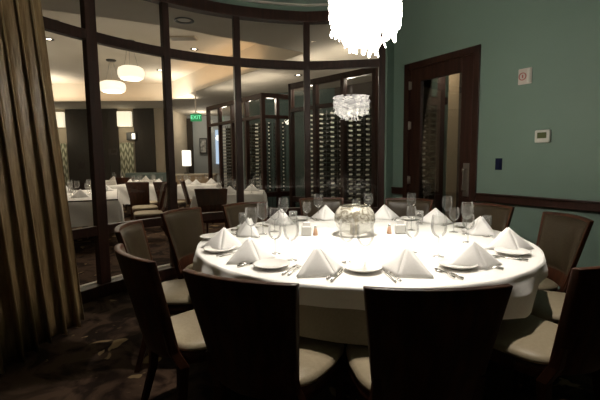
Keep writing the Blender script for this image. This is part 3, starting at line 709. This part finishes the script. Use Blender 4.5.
for x, y, nm in ((.045, 2.93, 'left of the globe vase'), (.74, 2.97, 'right of the globe vase')):
    e_ = tag(empty('sugar_caddy', (x, y, TOP)), 'small white china caddy beside the pepper mill '+nm, 'caddy', 'white china caddies')
    b = MB(); b.box((0, 0, .035), (.075, .045, .07)); b.build('box', M['china'], e_, bevel=.008)
    b = MB(); b.box((0, 0, .08), (.055, .022, .035)); b.build('packets', M['napkin'], e_, bevel=.002)

# ------------------------------------------------------------------ chandelier
ccx, ccy = .445, 2.80
e_ = tag(empty('chandelier', (ccx, ccy, CEIL)), 'glowing white chandelier of hanging shell drops above the round table', 'chandelier')
b = MB(); b.lathe([(0, -.03), (.09, -.028), (.10, 0)], 24); b.build('ceiling_canopy', M['brushed'], e_)
b = MB(); b.tube([(0, 0, -.02), (0, 0, -1.12)], .009, 8)
for a in (0, 2.1, 4.2): b.tube([(.08*cos(a), .08*sin(a), -.02), (.2*cos(a), .2*sin(a), -1.12)], .004, 6)
b.build('rod', M['brushed'], e_)
b = MB()
for rr, zz in ((.215, 2.46), (.215, 2.38), (.215, 2.31), (.15, 2.28), (.08, 2.25)):
    pts = [(rr*cos(2*pi*k/32), rr*sin(2*pi*k/32), zz-CEIL) for k in range(33)]; b.tube(pts, .006, 6)
for k in range(4): a = k*pi/2; b.tube([(0, 0, 2.46-CEIL), (0.215*cos(a), 0.215*sin(a), 2.46-CEIL)], .005, 6); b.tube([(0.215*cos(a), 0.215*sin(a), 2.46-CEIL), (0.215*cos(a), 0.215*sin(a), 2.31-CEIL), (.08*cos(a), .08*sin(a), 2.25-CEIL)], .004, 6)
b.build('frame_rings', M['brushed'], e_)
b = MB(); b.lathe([(0, 2.19), (.08, 2.20), (.16, 2.25), (.18, 2.31), (.18, 2.43), (0, 2.44)], 32, (0, 0, -CEIL)); b.build('inner_diffuser', M['core'], e_)
def drop(a, r, zt, ln, w):
    b_ = MB(); n = 9; tw = random.uniform(-.5, .5); sw = random.uniform(-.012, .012)
    def sheet(o2):
        def f(u, v):
            jag = random.Random(int(a*100)+int(v*n)).uniform(.72, 1.12)
            wid = w*(1-.75*v**3)*jag*(.55 if v == 0 else 1)
            x = (u-.5)*wid; y = o2*(.5+.5*sin(pi*u))*(1-v*.5)+.012*sin(v*9+a*5); z = -ln*v
            c, s = cos(a+pi/2+tw), sin(a+pi/2+tw)
            return (r*cos(a)+x*c-y*s+sw*v, r*sin(a)+x*s+y*c, zt-CEIL+z)
        return f
    b_.slab(sheet(.006), sheet(-.006), 3, n); b_.build('shell_drop', M['drop'], e_)
for zt, rr, n, ln in ((2.46, .222, 24, .15), (2.38, .226, 24, .16), (2.31, .222, 24, .18), (2.28, .155, 16, .20), (2.25, .08, 10, .22)):
    for k in range(n):
        drop(2*pi*(k+random.uniform(-.2, .2))/n+zt, rr, zt, ln*random.uniform(.88, 1.14), .062 if rr > .2 else .058)

# ------------------------------------------------------------------ hall furniture
def hall_cloth(hx, hy, drop_, z, name, rz, loc, label, over=0):
    """square cloth over a rectangular table, corners hanging down"""
    def fn(u, v):
        X, Y = (u-.5)*2*(hx+drop_), (v-.5)*2*(hy+drop_)
        qx, qy = max(-hx, min(hx, X)), max(-hy, min(hy, Y)); dx, dy = X-qx, Y-qy; d_ = hypot(dx, dy)
        if d_ < 1e-6: return (X, Y, z)
        k = min(1, d_/.1); rp = .012*k*sin(18*(X+Y))
        f = .02*k+.12*d_+rp
        return (qx+dx/d_*f, qy+dy/d_*f, z-d_)
    b_ = MB(); b_.grid(fn, 56, 56); o_ = b_.build(name, M['linen'], loc=(loc[0], loc[1], 0), rz=rz); tag(o_, label, 'tablecloth'); return o_
hn = 0
def hall_table(x, y, hx, hy, rz, where, drop_=.38):
    e_ = tag(empty('hall_table', (x, y, 0), rz), 'dining table under a white cloth, '+where, 'table')
    b_ = MB(); b_.box((0, 0, .735), (2*hx, 2*hy, .03)); b_.build('tabletop', M['wood'], e_)
    b_ = MB(); b_.box((0, 0, .37), (.09, .09, .70)); b_.box((0, 0, .02), (.6, .08, .04)); b_.box((0, 0, .02), (.08, .6, .04)); b_.build('pedestal', M['wood'], e_)
    hall_cloth(hx, hy, drop_, .756, 'tablecloth', rz, (x, y), 'white tablecloth on the dining table '+where)
def hall_glasses(x, y, hx, hy, rz, n, where, naps=2):
    for k in range(n):
        u, v = random.uniform(-.85, .85)*hx, random.uniform(-.85, .85)*hy
        px_, py_ = x+u*cos(rz)-v*sin(rz), y+u*sin(rz)+v*cos(rz)
        o_ = copy_tree(big0 if k % 2 else gob0); o_.location = (px_, py_, .757); tag(o_, 'small stemmed glass on the table '+where, 'wine glass', 'glasses on the table '+where)
    for k in range(naps):
        u, v = (-.6+1.2*k/max(1, naps-1))*hx, (-.55 if k % 2 else .5)*hy
        px_, py_ = x+u*cos(rz)-v*sin(rz), y+u*sin(rz)+v*cos(rz)
        o_ = nap0.copy(); COL.objects.link(o_); o_.location = (px_, py_, .758); o_.rotation_euler.z = rz+random.uniform(-.5, .5); tag(o_, 'folded white napkin on the table '+where, 'napkin', 'napkins on the table '+where)
def hall_chair(x, y, ang, lab):
    o_ = copy_tree(chair0); o_.location = (x, y, 0); o_.rotation_euler.z = R(ang); tag(o_, lab, 'chair', 'chairs in the hall')
# T1 left, behind the first mullion
T1 = (-3.78, 7.05, .55, 1.25, R(24))
hall_table(*T1, 'just beyond the leftmost mullion'); hall_glasses(*T1, 18, 'just beyond the leftmost mullion', 3)
hall_chair(-2.56, 6.78, 114, 'dark chair at the right side of the table beyond the leftmost mullion'); hall_chair(-2.95, 7.66, 114, 'dark chair farther along the right side of the table beyond the leftmost mullion')
T2 = (-3.85, 9.75, .62, .42, R(-6))
hall_table(*T2, 'behind two dark chairs', .42); hall_glasses(*T2, 8, 'behind two dark chairs', 3)
hall_chair(-3.25, 8.50, -4, 'dark hall chair seen from behind, left of the second mullion'); hall_chair(-2.66, 8.42, -4, 'dark hall chair seen from behind, hidden partly by the second mullion')
T3 = (-5.1, 11.9, .8, .45, 0)
hall_table(*T3, 'before the patterned hanging'); hall_glasses(*T3, 5, 'before the patterned hanging', 3)
hall_chair(-4.55, 10.85, 5, 'dark chair at the farthest left hall table')
T4 = (-2.42, 9.62, .47, .47, R(4))
hall_table(*T4, 'between the second and third mullions', .3); hall_glasses(*T4, 8, 'between the second and third mullions', 3)
hall_chair(-2.05, 8.45, -75, 'dark hall chair turned sideways between the second and third mullions')
T5 = (-1.22, 7.15, .58, .45, R(4))
hall_table(*T5, 'nearest the wine room', .34); hall_glasses(*T5, 6, 'nearest the wine room', 3)
hall_chair(-1.32, 6.35, 0, 'black hall chair seen from behind, just left of the third mullion')
# booth, console and lamp
e_ = tag(empty('booth_bench', (-4.9, 12.9, 0)), 'low teal upholstered booth bench at the back of the hall', 'bench')
b = MB(); b.box((0, 0, .22), (1.5, .6, .44)); b.build('seat', M['booth'], e_, bevel=.04)
b = MB(); b.box((0, .26, .62), (1.5, .14, .66)); b.build('backrest', M['booth'], e_, bevel=.05)
e_ = tag(empty('console_cabinet', (-3.2, 12.25, 0)), 'tan console cabinet under the white lamp at the back', 'cabinet')
b = MB(); b.box((0, 0, .45), (1.3, .45, .86)); b.build('body', M['tan'], e_, bevel=.01)
b = MB(); b.box((0, 0, .90), (1.4, .5, .04)); b.build('top', M['cream'], e_, bevel=.005)
e_ = tag(empty('table_lamp', (-3.34, 12.05, .92)), 'white glowing rectangular lamp standing on the console', 'lamp')
b = MB(); b.box((0, 0, .03), (.14, .12, .03)); b.tube([(0, 0, .02), (0, 0, .28)], .012, 8); b.build('base', M['blackmetal'], e_)
b = MB(); b.box((0, 0, .47), (.23, .16, .46)); b.build('shade', M['lampshade'], e_, bevel=.01)

# ------------------------------------------------------------------ light
for i, (x, y) in enumerate(((-.12, 2.25), (.95, 2.25))):
    e_ = tag(empty('recessed_downlight', (x, y, CEIL)), 'recessed downlight in the room ceiling above the near '+('left' if i == 0 else 'right')+' side of the table', 'ceiling light')
    b = MB(); b.lathe([(.07, -.001), (.074, -.012), (.055, -.010), (.05, .0)], 24); b.build('trim_ring', M['blackmetal'], e_)
    b = MB(); b.lathe([(.0001, -.006), (.035, -.006)], 16); b.build('bulb', M['downlight'], e_)
    light('SPOT', (x, y, CEIL-.03), 240, (1, .90, .78), .05, rot=(R(-3), 0, 0), ang=R(44), blend=1)
light('AREA', (ccx, ccy, 2.15), 46, (1, .93, .82), .16, rot=(0, 0, 0), name='chandelier_light')
for x, y, e in ((-6.5, 8.0, 70), (-3.5, 11.3, 60), (-7.0, 11.3, 60)):
    light('AREA', (x, y, 3.05), e*.36, (1, .88, .72), 1.2, rot=(pi, 0, 0), name='cove_light')
light('AREA', (-1.9, 9.3, 3.16), 7, (1, .62, .32), .12, rot=(pi, 0, R(-52)), sy=.3, name='cove_light').data.size = 3.2
light('AREA', (-6.0, 12.0, 3.16), 6, (1, .66, .38), 5, rot=(pi*.85, 0, 0), sy=.15, name='cove_light')
for x, y, z, e in ((.25, 7.42, 2.6, 15), (.85, 6.80, 2.6, 15), (-.62, 8.80, 2.6, 12), (-1.15, 9.30, 2.6, 14), (-1.85, 10.22, 2.6, 13), (1.2, 7.8, 2.3, 8), (1.70, 5.35, 2.55, 16), (-3.6, 15.2, 2.7, 30)):  # unseen lamps added for bottle glints; the last brightens the blue-gray hall wall
    light('POINT', (x, y, z), e, (1, .88, .7), .08, name='added_fill_light')
w = bpy.data.worlds.new('world'); w.use_nodes = True; w.node_tree.nodes['Background'].inputs[0].default_value = (.02, .018, .015, 1); w.node_tree.nodes['Background'].inputs[1].default_value = .3; SC.world = w
vs = SC.view_settings; vs.view_transform = 'Standard'; vs.look = 'None'; vs.gamma = 1; vs.exposure = 0; vs.use_curve_mapping = False
SC.cycles.max_bounces = 10; SC.cycles.transparent_max_bounces = 40; SC.cycles.sample_clamp_indirect = 4
